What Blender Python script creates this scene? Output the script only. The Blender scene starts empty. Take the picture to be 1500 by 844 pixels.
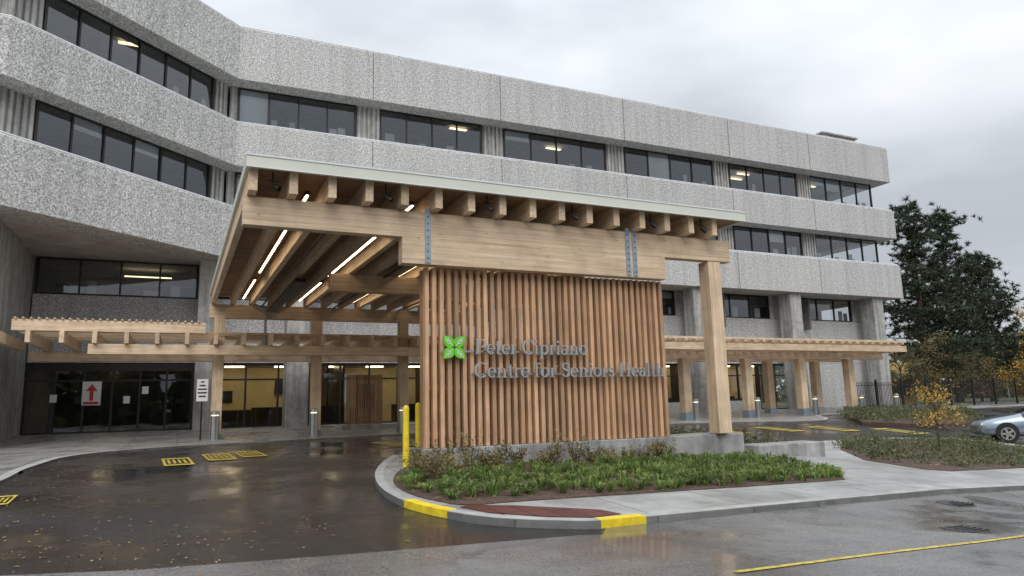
import bpy, bmesh, math, random
import numpy as np
from mathutils import Matrix, Vector
random.seed(7); rng=np.random.default_rng(7)
scn=bpy.context.scene
cl=lambda a,lo=0.0,hi=1.0:max(lo,min(hi,a))
def g(X,Y):
    S=20+8*cl((X-12)/8); D=.35+.4*cl((X-4)/8)+1.15*cl((X-12)/16)
    return -D*cl((S-Y)/(S-7))**1.4+.05*cl(Y-29,0,5)
# ------------------------------------------------------------------ materials
def newmat(name):
    m=bpy.data.materials.new(name); m.use_nodes=True
    nt=m.node_tree; nt.nodes.clear()
    out=nt.nodes.new('ShaderNodeOutputMaterial'); b=nt.nodes.new('ShaderNodeBsdfPrincipled')
    nt.links.new(b.outputs[0],out.inputs[0]); return m,nt,b,out
def N(nt,t,**k):
    n=nt.nodes.new(t)
    for a,v in k.items():
        if hasattr(n,a): setattr(n,a,v)
        else: n.inputs[a].default_value=v
    return n
def ramp(nt,fac,stops):
    r=nt.nodes.new('ShaderNodeValToRGB'); el=r.color_ramp.elements
    while len(el)<len(stops): el.new(.5)
    for e,(p,c) in zip(el,stops):
        e.position=p; e.color=(c[0],c[1],c[2],1) if isinstance(c,(tuple,list)) else (c,c,c,1)
    nt.links.new(fac,r.inputs[0]); return r
def coords(nt,scale=(1,1,1)):
    t=nt.nodes.new('ShaderNodeTexCoord'); m=nt.nodes.new('ShaderNodeMapping'); m.inputs['Scale'].default_value=scale
    nt.links.new(t.outputs['Object'],m.inputs[0]); return m.outputs[0]
def noise(nt,vec,scale,detail=4,rough=.55):
    n=nt.nodes.new('ShaderNodeTexNoise'); n.inputs['Scale'].default_value=scale; n.inputs['Detail'].default_value=min(detail,4); n.inputs['Roughness'].default_value=rough
    nt.links.new(vec,n.inputs['Vector']); return n.outputs['Fac']
def mixc(nt,fac,a,b,blend='MIX'):
    m=nt.nodes.new('ShaderNodeMix'); m.data_type='RGBA'; m.blend_type=blend
    for s,v in ((m.inputs[0],fac),(m.inputs[6],a),(m.inputs[7],b)):
        if isinstance(v,(int,float)): s.default_value=v
        elif isinstance(v,tuple): s.default_value=(v[0],v[1],v[2],1)
        else: nt.links.new(v,s)
    return m.outputs[2]
def math_(nt,op,a,b=None):
    m=nt.nodes.new('ShaderNodeMath'); m.operation=op
    for i,v in enumerate((a,b)):
        if v is None: continue
        if isinstance(v,(int,float)): m.inputs[i].default_value=v
        else: nt.links.new(v,m.inputs[i])
    return m.outputs[0]
def bump(nt,b,h,strength=.3,dist=.02):
    n=nt.nodes.new('ShaderNodeBump'); n.inputs['Strength'].default_value=strength; n.inputs['Distance'].default_value=dist
    nt.links.new(h,n.inputs['Height']); nt.links.new(n.outputs[0],b.inputs['Normal'])
def simple(name,col,rough=.6,metal=0,var=.15,vs=3.0):
    m,nt,b,o=newmat(name); v=coords(nt)
    n=noise(nt,v,vs,4)
    c=ramp(nt,n,[(.3,tuple(x*(1-var) for x in col)),(.7,tuple(min(1,x*(1+var)) for x in col))])
    nt.links.new(c.outputs[0],b.inputs['Base Color']); b.inputs['Roughness'].default_value=rough; b.inputs['Metallic'].default_value=metal
    return m
def emis(name,col,s):
    m,nt,b,o=newmat(name); b.inputs['Base Color'].default_value=(*col,1); b.inputs['Emission Color'].default_value=(*col,1); b.inputs['Emission Strength'].default_value=s; return m
def aggregate():
    m,nt,b,o=newmat('exposed_aggregate'); v=coords(nt)
    n=noise(nt,v,16,3,.85); c=ramp(nt,n,[(.38,.20),(.46,.41),(.53,.58),(.62,.84)])
    n2=noise(nt,v,6,2,.6); c2=ramp(nt,n2,[(.38,.88),(.6,1.05)])
    big=noise(nt,coords(nt,(.35,.35,.12)),1.2,4); bg=ramp(nt,big,[(.3,.88),(.7,1.0)])
    st=noise(nt,coords(nt,(1.6,1.6,.08)),1.5,3); sg=ramp(nt,st,[(.35,.88),(.55,1.0)])
    x=mixc(nt,1.0,c.outputs[0],bg.outputs[0],'MULTIPLY'); x=mixc(nt,1.0,x,sg.outputs[0],'MULTIPLY'); x=mixc(nt,1.0,x,c2.outputs[0],'MULTIPLY'); x=mixc(nt,1.0,x,(1,.985,.965),'MULTIPLY')
    nt.links.new(x,b.inputs['Base Color']); b.inputs['Roughness'].default_value=.9; bump(nt,b,n,.35,.02); return m
def concrete(name,col,sc=1.0,streak=True,rough=.8):
    m,nt,b,o=newmat(name); v=coords(nt)
    n=noise(nt,v,3*sc,4,.65); c=ramp(nt,n,[(.3,tuple(x*.7 for x in col)),(.7,tuple(x*1.15 for x in col))])
    x=c.outputs[0]
    if streak:
        s=noise(nt,coords(nt,(3,3,.25)),1.4,4); sr=ramp(nt,s,[(.35,.62),(.6,1.0)]); x=mixc(nt,1.0,x,sr.outputs[0],'MULTIPLY')
    nt.links.new(x,b.inputs['Base Color']); b.inputs['Roughness'].default_value=rough; bump(nt,b,noise(nt,v,30,4),.2,.01); return m
def wood(name,c1,c2,axis,lam=0,rv=.25,rough=.6):
    m,nt,b,o=newmat(name)
    sc=[16,16,16]; sc[axis]=.7
    n=noise(nt,coords(nt,tuple(sc)),1.0,4,.6); c=ramp(nt,n,[(.3,c1),(.7,c2)])
    geo=nt.nodes.new('ShaderNodeNewGeometry'); r=ramp(nt,geo.outputs['Random Per Island'],[(0,1-rv),(1,1+rv*.4)])
    x=mixc(nt,1.0,c.outputs[0],r.outputs[0],'MULTIPLY')
    k=noise(nt,coords(nt),2.2,3); kr=ramp(nt,k,[(.35,.82),(.6,1.0)]); x=mixc(nt,1.0,x,kr.outputs[0],'MULTIPLY')
    if lam:
        s=nt.nodes.new('ShaderNodeSeparateXYZ'); nt.links.new(coords(nt),s.inputs[0])
        f=math_(nt,'FRACT',math_(nt,'DIVIDE',s.outputs[2],lam)); l=math_(nt,'LESS_THAN',f,.08)
        x=mixc(nt,math_(nt,'MULTIPLY',l,.35),x,(.16,.09,.05))
        vr=nt.nodes.new('ShaderNodeTexWhiteNoise'); vr.noise_dimensions='1D'; nt.links.new(math_(nt,'FLOOR',math_(nt,'DIVIDE',s.outputs[2],lam)),vr.inputs['W'])
        rr=ramp(nt,vr.outputs['Value'],[(0,.88),(1,1.0)]); x=mixc(nt,1.0,x,rr.outputs[0],'MULTIPLY')
        vo=nt.nodes.new('ShaderNodeTexVoronoi'); vo.inputs['Scale'].default_value=1.0; nt.links.new(coords(nt,(2.2,2.2,7)),vo.inputs['Vector'])
        kn=ramp(nt,vo.outputs['Distance'],[(.05,.45),(.11,1.0)]); x=mixc(nt,.8,x,kn.outputs[0],'MULTIPLY')
    nt.links.new(x,b.inputs['Base Color']); b.inputs['Roughness'].default_value=rough; bump(nt,b,n,.15,.005); return m
def asphalt(name,c1,c2,r0,r1,pudscale=.35,crack=0):
    m,nt,b,o=newmat(name); v=coords(nt)
    n=noise(nt,v,45,3,.7); c=ramp(nt,n,[(.35,c1),(.65,c2)])
    big=noise(nt,v,.5,4,.6); bg=ramp(nt,big,[(.35,.7),(.65,1.25)])
    x=mixc(nt,1.0,c.outputs[0],bg.outputs[0],'MULTIPLY')
    if crack:
        vo=nt.nodes.new('ShaderNodeTexVoronoi'); vo.feature='DISTANCE_TO_EDGE'; vo.inputs['Scale'].default_value=.3
        wn=nt.nodes.new('ShaderNodeTexNoise'); wn.inputs['Scale'].default_value=1.2; wn.inputs['Detail'].default_value=4; nt.links.new(v,wn.inputs['Vector'])
        va=nt.nodes.new('ShaderNodeVectorMath'); va.operation='MULTIPLY_ADD'; nt.links.new(wn.outputs['Color'],va.inputs[0]); va.inputs[1].default_value=(1.2,1.2,0); nt.links.new(v,va.inputs[2]); nt.links.new(va.outputs[0],vo.inputs['Vector'])
        cr=ramp(nt,vo.outputs['Distance'],[(.002,.5),(.006,1.0)]); x=mixc(nt,.6,x,cr.outputs[0],'MULTIPLY')
    nt.links.new(x,b.inputs['Base Color'])
    p=noise(nt,v,pudscale,4,.65); r=ramp(nt,p,[(.40,r0),(.58,r1)]); nt.links.new(r.outputs[0],b.inputs['Roughness'])
    bm=nt.nodes.new('ShaderNodeBump'); bm.inputs['Distance'].default_value=.006
    bs=ramp(nt,p,[(.4,.08),(.58,.7)]); nt.links.new(bs.outputs[0],bm.inputs['Strength']); nt.links.new(n,bm.inputs['Height']); nt.links.new(bm.outputs[0],b.inputs['Normal'])
    return m
def paving(name,col,tile,rough=(.25,.6)):
    m,nt,b,o=newmat(name); v=coords(nt)
    br=nt.nodes.new('ShaderNodeTexBrick'); br.offset=0; br.inputs['Scale'].default_value=1; br.inputs['Brick Width'].default_value=tile; br.inputs['Row Height'].default_value=tile
    br.inputs['Mortar Size'].default_value=.012; br.inputs['Color1'].default_value=(*[x*.9 for x in col],1); br.inputs['Color2'].default_value=(*[x*1.1 for x in col],1); br.inputs['Mortar'].default_value=(*[x*.35 for x in col],1)
    nt.links.new(v,br.inputs['Vector'])
    n=noise(nt,v,1.3,4,.7); nr=ramp(nt,n,[(.3,.62),(.7,1.15)]); x=mixc(nt,1.0,br.outputs[0],nr.outputs[0],'MULTIPLY')
    nt.links.new(x,b.inputs['Base Color']); r=ramp(nt,noise(nt,v,.6,4),[(.4,rough[0]),(.6,rough[1])]); nt.links.new(r.outputs[0],b.inputs['Roughness'])
    bump(nt,b,noise(nt,v,60,3),.2,.005); return m
def glass(name,tint,spec=1.0):
    m,nt,b,o=newmat(name); nt.nodes.remove(b)
    t=N(nt,'ShaderNodeBsdfTransparent'); t.inputs[0].default_value=(*tint,1)
    gl=N(nt,'ShaderNodeBsdfGlossy'); gl.inputs['Roughness'].default_value=.015; gl.inputs['Color'].default_value=(.85,.9,.95,1)
    fr=N(nt,'ShaderNodeFresnel'); fr.inputs[0].default_value=1.75
    bm=nt.nodes.new('ShaderNodeBump'); bm.inputs['Strength'].default_value=.06; bm.inputs['Distance'].default_value=.05; nt.links.new(noise(nt,coords(nt),.8,1),bm.inputs['Height']); nt.links.new(bm.outputs[0],gl.inputs['Normal'])
    mx=N(nt,'ShaderNodeMixShader'); nt.links.new(math_(nt,'MULTIPLY',fr.outputs[0],spec),mx.inputs[0]); nt.links.new(t.outputs[0],mx.inputs[1]); nt.links.new(gl.outputs[0],mx.inputs[2]); nt.links.new(mx.outputs[0],o.inputs[0]); return m
def leafmat(name,cols,trans=.3,rough=.6):
    m,nt,b,o=newmat(name); geo=nt.nodes.new('ShaderNodeNewGeometry')
    st=[(i/(len(cols)-1),c) for i,c in enumerate(cols)]
    r=ramp(nt,geo.outputs['Random Per Island'],st); n=noise(nt,coords(nt),.9,2); nr=ramp(nt,n,[(.35,.6),(.65,1.2)])
    x=mixc(nt,1.0,r.outputs[0],nr.outputs[0],'MULTIPLY'); nt.links.new(x,b.inputs['Base Color']); b.inputs['Roughness'].default_value=rough
    tr=N(nt,'ShaderNodeBsdfTranslucent'); nt.links.new(x,tr.inputs[0]); mx=N(nt,'ShaderNodeMixShader'); mx.inputs[0].default_value=trans
    nt.links.new(b.outputs[0],mx.inputs[1]); nt.links.new(tr.outputs[0],mx.inputs[2]); nt.links.new(mx.outputs[0],o.inputs[0]); return m
M={}
M['agg']=aggregate()
M['conc']=concrete('cast_concrete',(.44,.43,.41))
M['soffit']=concrete('soffit_concrete',(.54,.51,.475),.4,False)
M['base']=concrete('retaining_concrete',(.35,.35,.34),1)
M['sill']=simple('sill_metal',(.64,.65,.67),.5,0,.1)
M['bronze']=simple('bronze_frame',(.025,.022,.02),.4,.3)
M['glass']=glass('window_glass',(.68,.70,.71),1.6)
M['glassL']=glass('lobby_glass',(.72,.72,.70),1.1)
M['int']=simple('interior_wall',(.17,.165,.16),.9)
M['ceil']=simple('interior_ceiling',(.36,.35,.33),.9)
M['blind']=simple('window_blind',(.82,.83,.84),.9,0,.2,.4)
M['lobby']=simple('lobby_cream_wall',(.68,.56,.32),.7,0,.12,.6)
M['lampY']=emis('lobby_lamp',(1,.82,.52),10)
M['lampW']=emis('strip_lamp',(1,.78,.50),9)
M['lampB']=emis('bollard_lamp',(1,.85,.6),1.3)
M['lampO']=emis('office_lamp',(1,.82,.5),2.6)
fx1,fx2=(.53,.385,.245),(.79,.61,.43)
M['wx']=wood('glulam_x',fx1,fx2,0,.135,.10)
M['wy']=wood('joist_y',fx1,fx2,1)
M['wz']=wood('post_z',fx1,fx2,2)
M['wpx']=wood('pergola_x',fx1,fx2,0,0,.25)
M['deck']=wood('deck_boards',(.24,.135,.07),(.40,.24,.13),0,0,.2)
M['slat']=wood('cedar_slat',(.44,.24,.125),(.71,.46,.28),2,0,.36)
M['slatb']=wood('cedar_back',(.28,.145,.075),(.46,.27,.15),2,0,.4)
M['fascia']=simple('fascia_metal',(.58,.60,.52),.45,0,.05,1)
M['steel']=simple('galvanised_steel',(.30,.37,.43),.45,.5,.15,6)
M['stain']=simple('stainless_steel',(.55,.55,.54),.28,1,.1,8)
M['letter']=simple('brushed_letters',(.46,.47,.48),.35,.6,.05,8)
M['black']=simple('black_metal',(.015,.015,.016),.45,.2)
M['iron']=simple('cast_iron',(.04,.038,.036),.5,.3,.3,20)
M['yellow']=simple('yellow_paint',(.72,.54,.02),.55,0,.2,7)
M['ypaint']=simple('worn_yellow_paint',(.50,.38,.05),.5,0,.5,14)
M['asph']=asphalt('wet_driveway',(.012,.012,.013),(.034,.033,.033),.12,.36)
M['road']=asphalt('road_asphalt',(.080,.078,.077),(.20,.195,.19),.05,.5,.55,1)
M['plaza']=paving('plaza_paving',(.28,.27,.25),1.5)
M['side']=paving('pavement_concrete',(.34,.34,.33),1.8,(.3,.65))
M['kerb']=concrete('kerb_concrete',(.36,.36,.35),1,False)
M['redp']=paving('red_tactile',(.12,.035,.03),.3)
M['soil']=simple('mulch',(.075,.045,.032),.95,0,.55,11)
M['ground']=simple('grass_ground',(.06,.075,.03),.95,0,.3,.5)
M['green']=leafmat('grass_blades',[(.06,.13,.025),(.17,.27,.06),(.32,.34,.11)])
M['shrub']=leafmat('shrub_leaves',[(.12,.13,.04),(.24,.23,.08),(.30,.20,.09),(.17,.12,.06)])
M['juni']=leafmat('juniper_leaves',[(.06,.085,.035),(.13,.16,.07),(.21,.19,.09)])
M['pine']=leafmat('pine_needles',[(.018,.034,.018),(.042,.066,.034),(.075,.095,.048)],.2)
M['gold']=leafmat('autumn_leaves',[(.40,.20,.04),(.56,.34,.07),(.46,.38,.10)])
M['rust']=leafmat('rust_leaves',[(.14,.09,.035),(.24,.16,.06),(.13,.14,.05)])
M['dist']=leafmat('distant_leaves',[(.045,.06,.03),(.09,.10,.045),(.18,.14,.05)])
M['fallen']=leafmat('fallen_leaf',[(.38,.20,.07),(.26,.13,.05),(.5,.34,.10)],.1)
M['bark']=simple('bark',(.07,.055,.045),.95,0,.4,6)
M['white']=simple('white_paint',(.75,.75,.74),.5,0,.04)
M['red']=simple('red_print',(.55,.03,.03),.5)
M['leafg']=simple('logo_green',(.14,.52,.03),.35,0,.12,8)
M['siding']=simple('yellow_siding',(.50,.36,.14),.7)
M['paintc']=simple('car_paint',(.24,.29,.35),.22,.6,.03); M['paintc'].node_tree.nodes['Principled BSDF'].inputs['Coat Weight'].default_value=.8
M['carglass']=simple('car_glass',(.015,.018,.02),.05)
M['tyre']=simple('tyre_rubber',(.015,.015,.015),.8)
# ------------------------------------------------------------------ builders
def empty(name,loc=(0,0,0)):
    e=bpy.data.objects.new(name,None); e.location=loc; scn.collection.objects.link(e); return e
def mkobj(name,verts,faces,mats,parent=None,mi=None,smooth=False):
    me=bpy.data.meshes.new(name); me.from_pydata(verts,[],faces)
    for m in (mats if isinstance(mats,list) else [mats]): me.materials.append(m)
    if mi is not None: me.polygons.foreach_set('material_index',mi)
    if smooth: me.polygons.foreach_set('use_smooth',[True]*len(me.polygons))
    me.update(); o=bpy.data.objects.new(name,me); scn.collection.objects.link(o)
    if parent: o.parent=parent
    return o
class MB:
    def __init__(s,name,mat): s.n=name; s.m=mat; s.v=[]; s.f=[]
    def box(s,x0,x1,y0,y1,z0,z1,fr=None,dz=0.0):
        b=len(s.v)
        for (x,y,z) in ((x0,y0,z0),(x1,y0,z0),(x1,y1,z0+dz),(x0,y1,z0+dz),(x0,y0,z1),(x1,y0,z1),(x1,y1,z1+dz),(x0,y1,z1+dz)):
            if fr:
                o,ux,uy=fr; s.v.append((o[0]+ux[0]*x+uy[0]*y,o[1]+ux[1]*x+uy[1]*y,z))
            else: s.v.append((x,y,z))
        s.f+=[(b,b+3,b+2,b+1),(b+4,b+5,b+6,b+7),(b,b+1,b+5,b+4),(b+1,b+2,b+6,b+5),(b+2,b+3,b+7,b+6),(b+3,b,b+4,b+7)]
    def poly(s,pts):
        b=len(s.v); s.v+=pts; s.f.append(tuple(range(b,b+len(pts))))
    def cyl(s,x,y,z0,z1,r,n=20,r2=None):
        r2=r if r2 is None else r2; b=len(s.v)
        for i in range(n):
            a=2*math.pi*i/n; s.v.append((x+r*math.cos(a),y+r*math.sin(a),z0))
        for i in range(n):
            a=2*math.pi*i/n; s.v.append((x+r2*math.cos(a),y+r2*math.sin(a),z1))
        for i in range(n): s.f.append((b+i,b+(i+1)%n,b+n+(i+1)%n,b+n+i))
        s.f.append(tuple(b+n+i for i in range(n))); s.f.append(tuple(b+n-1-i for i in range(n)))
    def tube(s,p0,p1,r0,r1,n=7):
        p0=Vector(p0);p1=Vector(p1);d=(p1-p0).normalized(); a=d.orthogonal().normalized(); c=d.cross(a); b=len(s.v)
        for p,r in ((p0,r0),(p1,r1)):
            for i in range(n):
                t=2*math.pi*i/n; s.v.append(tuple(p+a*(r*math.cos(t))+c*(r*math.sin(t))))
        for i in range(n): s.f.append((b+i,b+(i+1)%n,b+n+(i+1)%n,b+n+i))
    def done(s,parent=None,bevel=0,smooth=False):
        o=mkobj(s.n,s.v,s.f,s.m,parent,smooth=smooth)
        if bevel:
            md=o.modifiers.new('b','BEVEL'); md.width=bevel; md.segments=1; md.limit_method='ANGLE'
        return o
def smoothpts(p,n=5):
    out=[]
    for i in range(len(p)-1):
        p0=p[max(i-1,0)];p1=p[i];p2=p[i+1];p3=p[min(i+2,len(p)-1)]
        for k in range(n):
            t=k/n; out.append(tuple(.5*((2*p1[j])+(-p0[j]+p2[j])*t+(2*p0[j]-5*p1[j]+4*p2[j]-p3[j])*t*t+(-p0[j]+3*p1[j]-3*p2[j]+p3[j])*t**3) for j in (0,1)))
    out.append(tuple(p[-1])); return out
def drape(name,pts,off,mat,cell=.8,skirt=0,parent=None):
    bm=bmesh.new(); vs=[bm.verts.new((x,y,0)) for x,y in pts]; f=bm.faces.new(vs)
    f.normal_update()
    if f.normal.z<0: f.normal_flip()
    bmesh.ops.triangulate(bm,faces=bm.faces[:])
    for ax in (0,1):
        lo=min(p[ax] for p in pts); hi=max(p[ax] for p in pts)
        lo=max(lo,-40 if ax==0 else -10); hi=min(hi,60 if ax==0 else 36)
        k=math.ceil(lo/cell)
        while k*cell<hi:
            co=[0,0,0];co[ax]=k*cell+.0007; no=[0,0,0];no[ax]=1
            bmesh.ops.bisect_plane(bm,geom=bm.verts[:]+bm.edges[:]+bm.faces[:],plane_co=co,plane_no=no); k+=1
    for v in bm.verts: v.co.z=g(v.co.x,v.co.y)+off
    if skirt:
        be=[e for e in bm.edges if len(e.link_faces)==1]
        r=bmesh.ops.extrude_edge_only(bm,edges=be)
        for el in r['geom']:
            if isinstance(el,bmesh.types.BMVert): el.co.z-=skirt
    bmesh.ops.recalc_face_normals(bm,faces=bm.faces[:])
    me=bpy.data.meshes.new(name); bm.to_mesh(me); bm.free(); me.materials.append(mat)
    o=bpy.data.objects.new(name,me); scn.collection.objects.link(o)
    if parent: o.parent=parent
    return o
def offset(path,d):
    out=[]
    for i,p in enumerate(path):
        ns=[]
        for a,b in ((i-1,i),(i,i+1)):
            if a<0 or b>=len(path): continue
            dx=path[b][0]-path[a][0];dy=path[b][1]-path[a][1];L=math.hypot(dx,dy); ns.append((-dy/L,dx/L))
        if len(ns)==1: m=ns[0]
        else:
            k=1+ns[0][0]*ns[1][0]+ns[0][1]*ns[1][1]; m=((ns[0][0]+ns[1][0])/k,(ns[0][1]+ns[1][1])/k)
        out.append((p[0]+m[0]*d,p[1]+m[1]*d))
    return out
def sweep(name,path,prof,mat,parent):
    v=[];f=[];n=len(prof)
    offs=[offset(path,o) for o,z in prof]
    for i in range(len(path)):
        for k,(o,z) in enumerate(prof): v.append((offs[k][i][0],offs[k][i][1],z))
    for i in range(len(path)-1):
        for k in range(n):
            a=i*n+k;b=i*n+(k+1)%n; f.append((a,a+n,b+n,b))
    f.append(tuple(range(n))); f.append(tuple(reversed(range((len(path)-1)*n,len(path)*n))))
    return mkobj(name,v,f,mat,parent)
# ------------------------------------------------------------------ ground
xs=sorted(set([-600,-300,-150,-90,-60]+list(range(-40,64,2))+[80,120,200,350,700])); ys=sorted(set([-300,-120,-60,-30]+list(range(-12,38,2))+[50,80,140,260,700]))
v=[(x,y,g(x,y)-.10) for y in ys for x in xs]; nx=len(xs)
mkobj('ground',v,[(j*nx+i,j*nx+i+1,(j+1)*nx+i+1,(j+1)*nx+i) for j in range(len(ys)-1) for i in range(nx-1)],M['ground'])
drape('driveway',[(-45,6.5),(0,6.3),(4,6.3),(15,7.9),(60,14),(60,31),(-45,31)],0,M['asph'],1.0)
drape('road',[(-60,10.6),(-20,8.9),(-1.4,7.95),(-.3,7.6),(1.5,7.3),(4.3,6.95),(4.6,7.35),(8.6,7.95),(15,8.8),(60,15.2),(60,-30),(-60,-30)],.012,M['road'],1.0)
K=smoothpts([(4.4,15.9),(3.7,14.2),(3.2,12.7),(2.9,11.3),(2.8,10.1),(2.9,9.1),(3.3,8.1),(3.9,7.5),(4.5,7.3),(5.2,7.4),(8.6,7.9),(15,8.7),(30,10.8),(60,15)],4)
isl=K+[(60,18.6),(30,13.8),(27.4,14.2),(26.9,16),(26.2,17.6),(23.2,18.0),(19.7,17.5),(16.5,15.6),(14.6,14.6),(12.5,16.2),(10,15.2)]
drape('pavement',isl,.09,M['side'],.8,.3)
def strip(name,pts,w,off,mat,sk=.2):
    return drape(name,pts+list(reversed(offset(pts,w))),off,mat,.8,sk)
strip('kerb',K,.15,.097,M['kerb'])
yk=[p for p in K if 8.55<p[1]<9.75 and p[0]<3.5]; strip('kerb_yellow_paint',offset(yk,-.004),.16,.103,M['yellow'],.098)
yk2=[p for p in K if 4.4<p[0]<5.4 and p[1]<9]; strip('kerb_yellow_paint',offset(yk2,-.004),.16,.103,M['yellow'],.098)
drape('tactile_paving',[(3.3,8.75),(3.45,8.85),(4.0,8.5),(4.9,7.95),(5.0,7.62),(4.5,7.5),(4.0,7.66),(3.5,8.2)],.099,M['redp'],.8)
bedi=smoothpts([(3.95,13.3),(3.5,12.4),(3.15,11.3),(3.05,10.2),(3.2,9.3),(3.6,8.8),(5.3,8.95),(8.6,9.25),(11.1,9.5)],3)+[(11.7,10.2),(11.9,11.0),(11.7,13.3)]
drape('flower_bed_soil',bedi,.105,M['soil'],.7,.04)
bed2=[(15.0,12.2),(15.1,10.7),(15.6,10.5),(19.9,11.3),(25.8,13.7),(26.2,16.4),(25.6,17.2),(23.2,17.5),(19.9,17.0),(17,14.6)]
drape('flower_bed_soil',bed2,.105,M['soil'],.7,.04)
bed3=[(28.2,22.9),(29.5,21.4),(32,20.6),(36,22.5),(40,26),(37,28.3),(32.5,27.5),(30,25)]
drape('flower_bed_soil',bed3,.14,M['soil'],.7,.2)
bed4=[(12.2,14.1),(14.4,14.2),(12.6,15.9),(10.6,15.1),(10.6,14.1)]
drape('flower_bed_soil',bed4,.105,M['soil'],.7,.04)
lk=smoothpts([(-30,8.6),(-8,8.9),(-4.6,10.2),(-3.1,12.6),(-2.8,15.3),(-2.8,17.5),(-2.7,19),(-2.5,21.2),(-1.7,23.1),(.2,24.7),(2.8,25.3),(6.2,26.2),(12,26.8),(22,26.2),(27.5,25),(29.6,26),(31.5,28),(37,29),(42,29.4),(60,29.4)],4)
plz=lk+[(60,37),(-30,37)]
drape('plaza_pavement',plz,.05,M['plaza'],1.0,.2)
strip('plaza_kerb',lk,.2,.056,M['kerb'])
mk=MB('yellow_marking',M['ypaint'])
def mark(cx,cy,w,d,ang,o=.02):
    c,s=math.cos(ang),math.sin(ang)
    def q(x0,x1,y0,y1):
        P=[]
        for x,y in ((x0,y0),(x1,y0),(x1,y1),(x0,y1)):
            X=cx+x*c-y*s;Y=cy+x*s+y*c; P.append((X,Y,g(X,Y)+o))
        mk.poly(P)
    q(-w/2,w/2,-d/2,-d/2+d*.14); q(-w/2,w/2,d/2-d*.14,d/2); q(-w/2,-w/2+w*.1,-d/2+d*.14,d/2-d*.14); q(w/2-w*.1,w/2,-d/2+d*.14,d/2-d*.14)
    for i in range(4):
        x=-w/2+w*(.17+.18*i); q(x,x+w*.09,-d*.26,d*.26)
for (a,b,w,d) in ((.02,18.0,.60,2.0),(.92,18.8,.62,2.1),(1.66,19.3,.58,2.1),(5.7,20.5,.7,2.4),(-2.35,13.0,.35,1.0),(17,20.6,.9,1.8),(19.5,22,.9,1.8),(22.5,22.3,.9,2),(25,21.8,1,2),(27.2,20.3,1,2),(14.9,20.6,.8,1.8)): mark(a,b,w,d,.05)
mk.done()
ln=MB('road_centre_line',M['ypaint'])
pts=[(-3,3.4),(4.3,4.85),(6.3,5.05),(8.3,5.2),(9.2,5.3)]
for i in range(1,4):
    for s in range(6):
        a=[pts[i][j]+(pts[i+1][j]-pts[i][j])*s/6 for j in (0,1)];b=[pts[i][j]+(pts[i+1][j]-pts[i][j])*(s+1)/6 for j in (0,1)]
        ln.poly([(a[0],a[1],g(*a)+.02),(b[0],b[1],g(*b)+.02),(b[0],b[1]+.065,g(b[0],b[1]+.065)+.02),(a[0],a[1]+.065,g(a[0],a[1]+.065)+.02)])
ln.done()
for (x,y) in ((11.3,7.6),(8.9,5.9)):
    mh=MB('manhole_cover',M['iron'])
    z=g(x,y)+.018; mh.poly([(x+.28*math.cos(t*math.pi/10),y+.28*math.sin(t*math.pi/10),g(x+.28*math.cos(t*math.pi/10),y+.28*math.sin(t*math.pi/10))+.018) for t in range(20)])
    for k in range(-2,3): mh.box(x-.18,x+.18,y+k*.08-.015,y+k*.08+.015,z-.015,z+.012)
    mh.done()
# ------------------------------------------------------------------ hospital building
B=empty('hospital_building')
path=[(-32,26.4),(-5.6,26.4),(1.8,33),(46.1,33),(46.1,62)]
def band(nm,zb,zt):
    sweep(nm,path,[(0,zb+.02),(0,zt-.10),(.10,zt),(1.5,zt),(1.5,zb),(.10,zb)],M['agg'],B)
    sweep(nm+'_ledge',path,[(.08,zt+.004),(.10,zt+.05),(.93,zt+.09),(.93,zt+.004)],M['sill'],B)
band('parapet_band',16.23,18.9); band('upper_band',12.04,14.17); band('lower_band',7.73,10.15)
jt=MB('panel_joints',M['int'])
for x in (8.1,15.1,23.1,31.1,38.15):
    for zb,zt in ((16.25,18.8),(12.06,14.07),(7.75,10.05)): jt.box(x-.022,x+.022,32.994,33.01,zb,zt)
def frame(p,q):
    d=(q[0]-p[0],q[1]-p[1]);L=math.hypot(*d);u=(d[0]/L,d[1]/L);return (p,u,(-u[1],u[0])),L
wo=offset(path,.9)
FW,LW=frame(wo[1],wo[2]); FL,LL=frame(wo[0],wo[1]); FM,LM=frame(wo[2],wo[3])
jt.done(B)
gl=MB('window_panes',M['glass']); fr=MB('window_frames',M['bronze']); rb=MB('ribbed_panels',M['conc']); bl=MB('window_blinds',M['blind']); lo=MB('office_lights',M['lampO'])
def window(F,s0,s1,z0,z1,n,d=0,blinds=True):
    for i in range(n):
        a=s0+(s1-s0)*i/n; b=s0+(s1-s0)*(i+1)/n; t0=random.uniform(-.015,.015); t1=random.uniform(-.015,.015)
        gl.poly([tuple(F[0][k]+F[1][k]*s+F[2][k]*(d+.05+t) for k in (0,1))+(z,) for s,z,t in ((a,z0,0),(b,z0,t0),(b,z1,t1+t0),(a,z1,t1))])
    fr.box(s0,s1,d,d+.09,z0,z0+.07,F); fr.box(s0,s1,d,d+.09,z1-.07,z1,F)
    for i in range(n+1):
        s=s0+(s1-s0)*i/n; w=.035 if 0<i<n else .05
        fr.box(s-w,s+w,d-.01,d+.10,z0+.003,z1-.003,F)
    if blinds:
        for i in range(n):
            a=s0+(s1-s0)*i/n+.07;b=s0+(s1-s0)*(i+1)/n-.07
            r=random.random()
            if r<.26: bl.box(a,b,d+.12,d+.13,z1-(z1-z0)*random.choice((.3,.45,.6,.97)),z1-.05,F)
            if r>.22 and r<.6:
                w=random.uniform(.2,.5)
                for q_ in range(random.choice((1,2))):
                    s_=random.uniform(a,b-w); bl.box(s_,s_+w,d+.16+q_*.1,d+.2+q_*.1,z0,z0+random.uniform(.3,.9),F)
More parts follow.
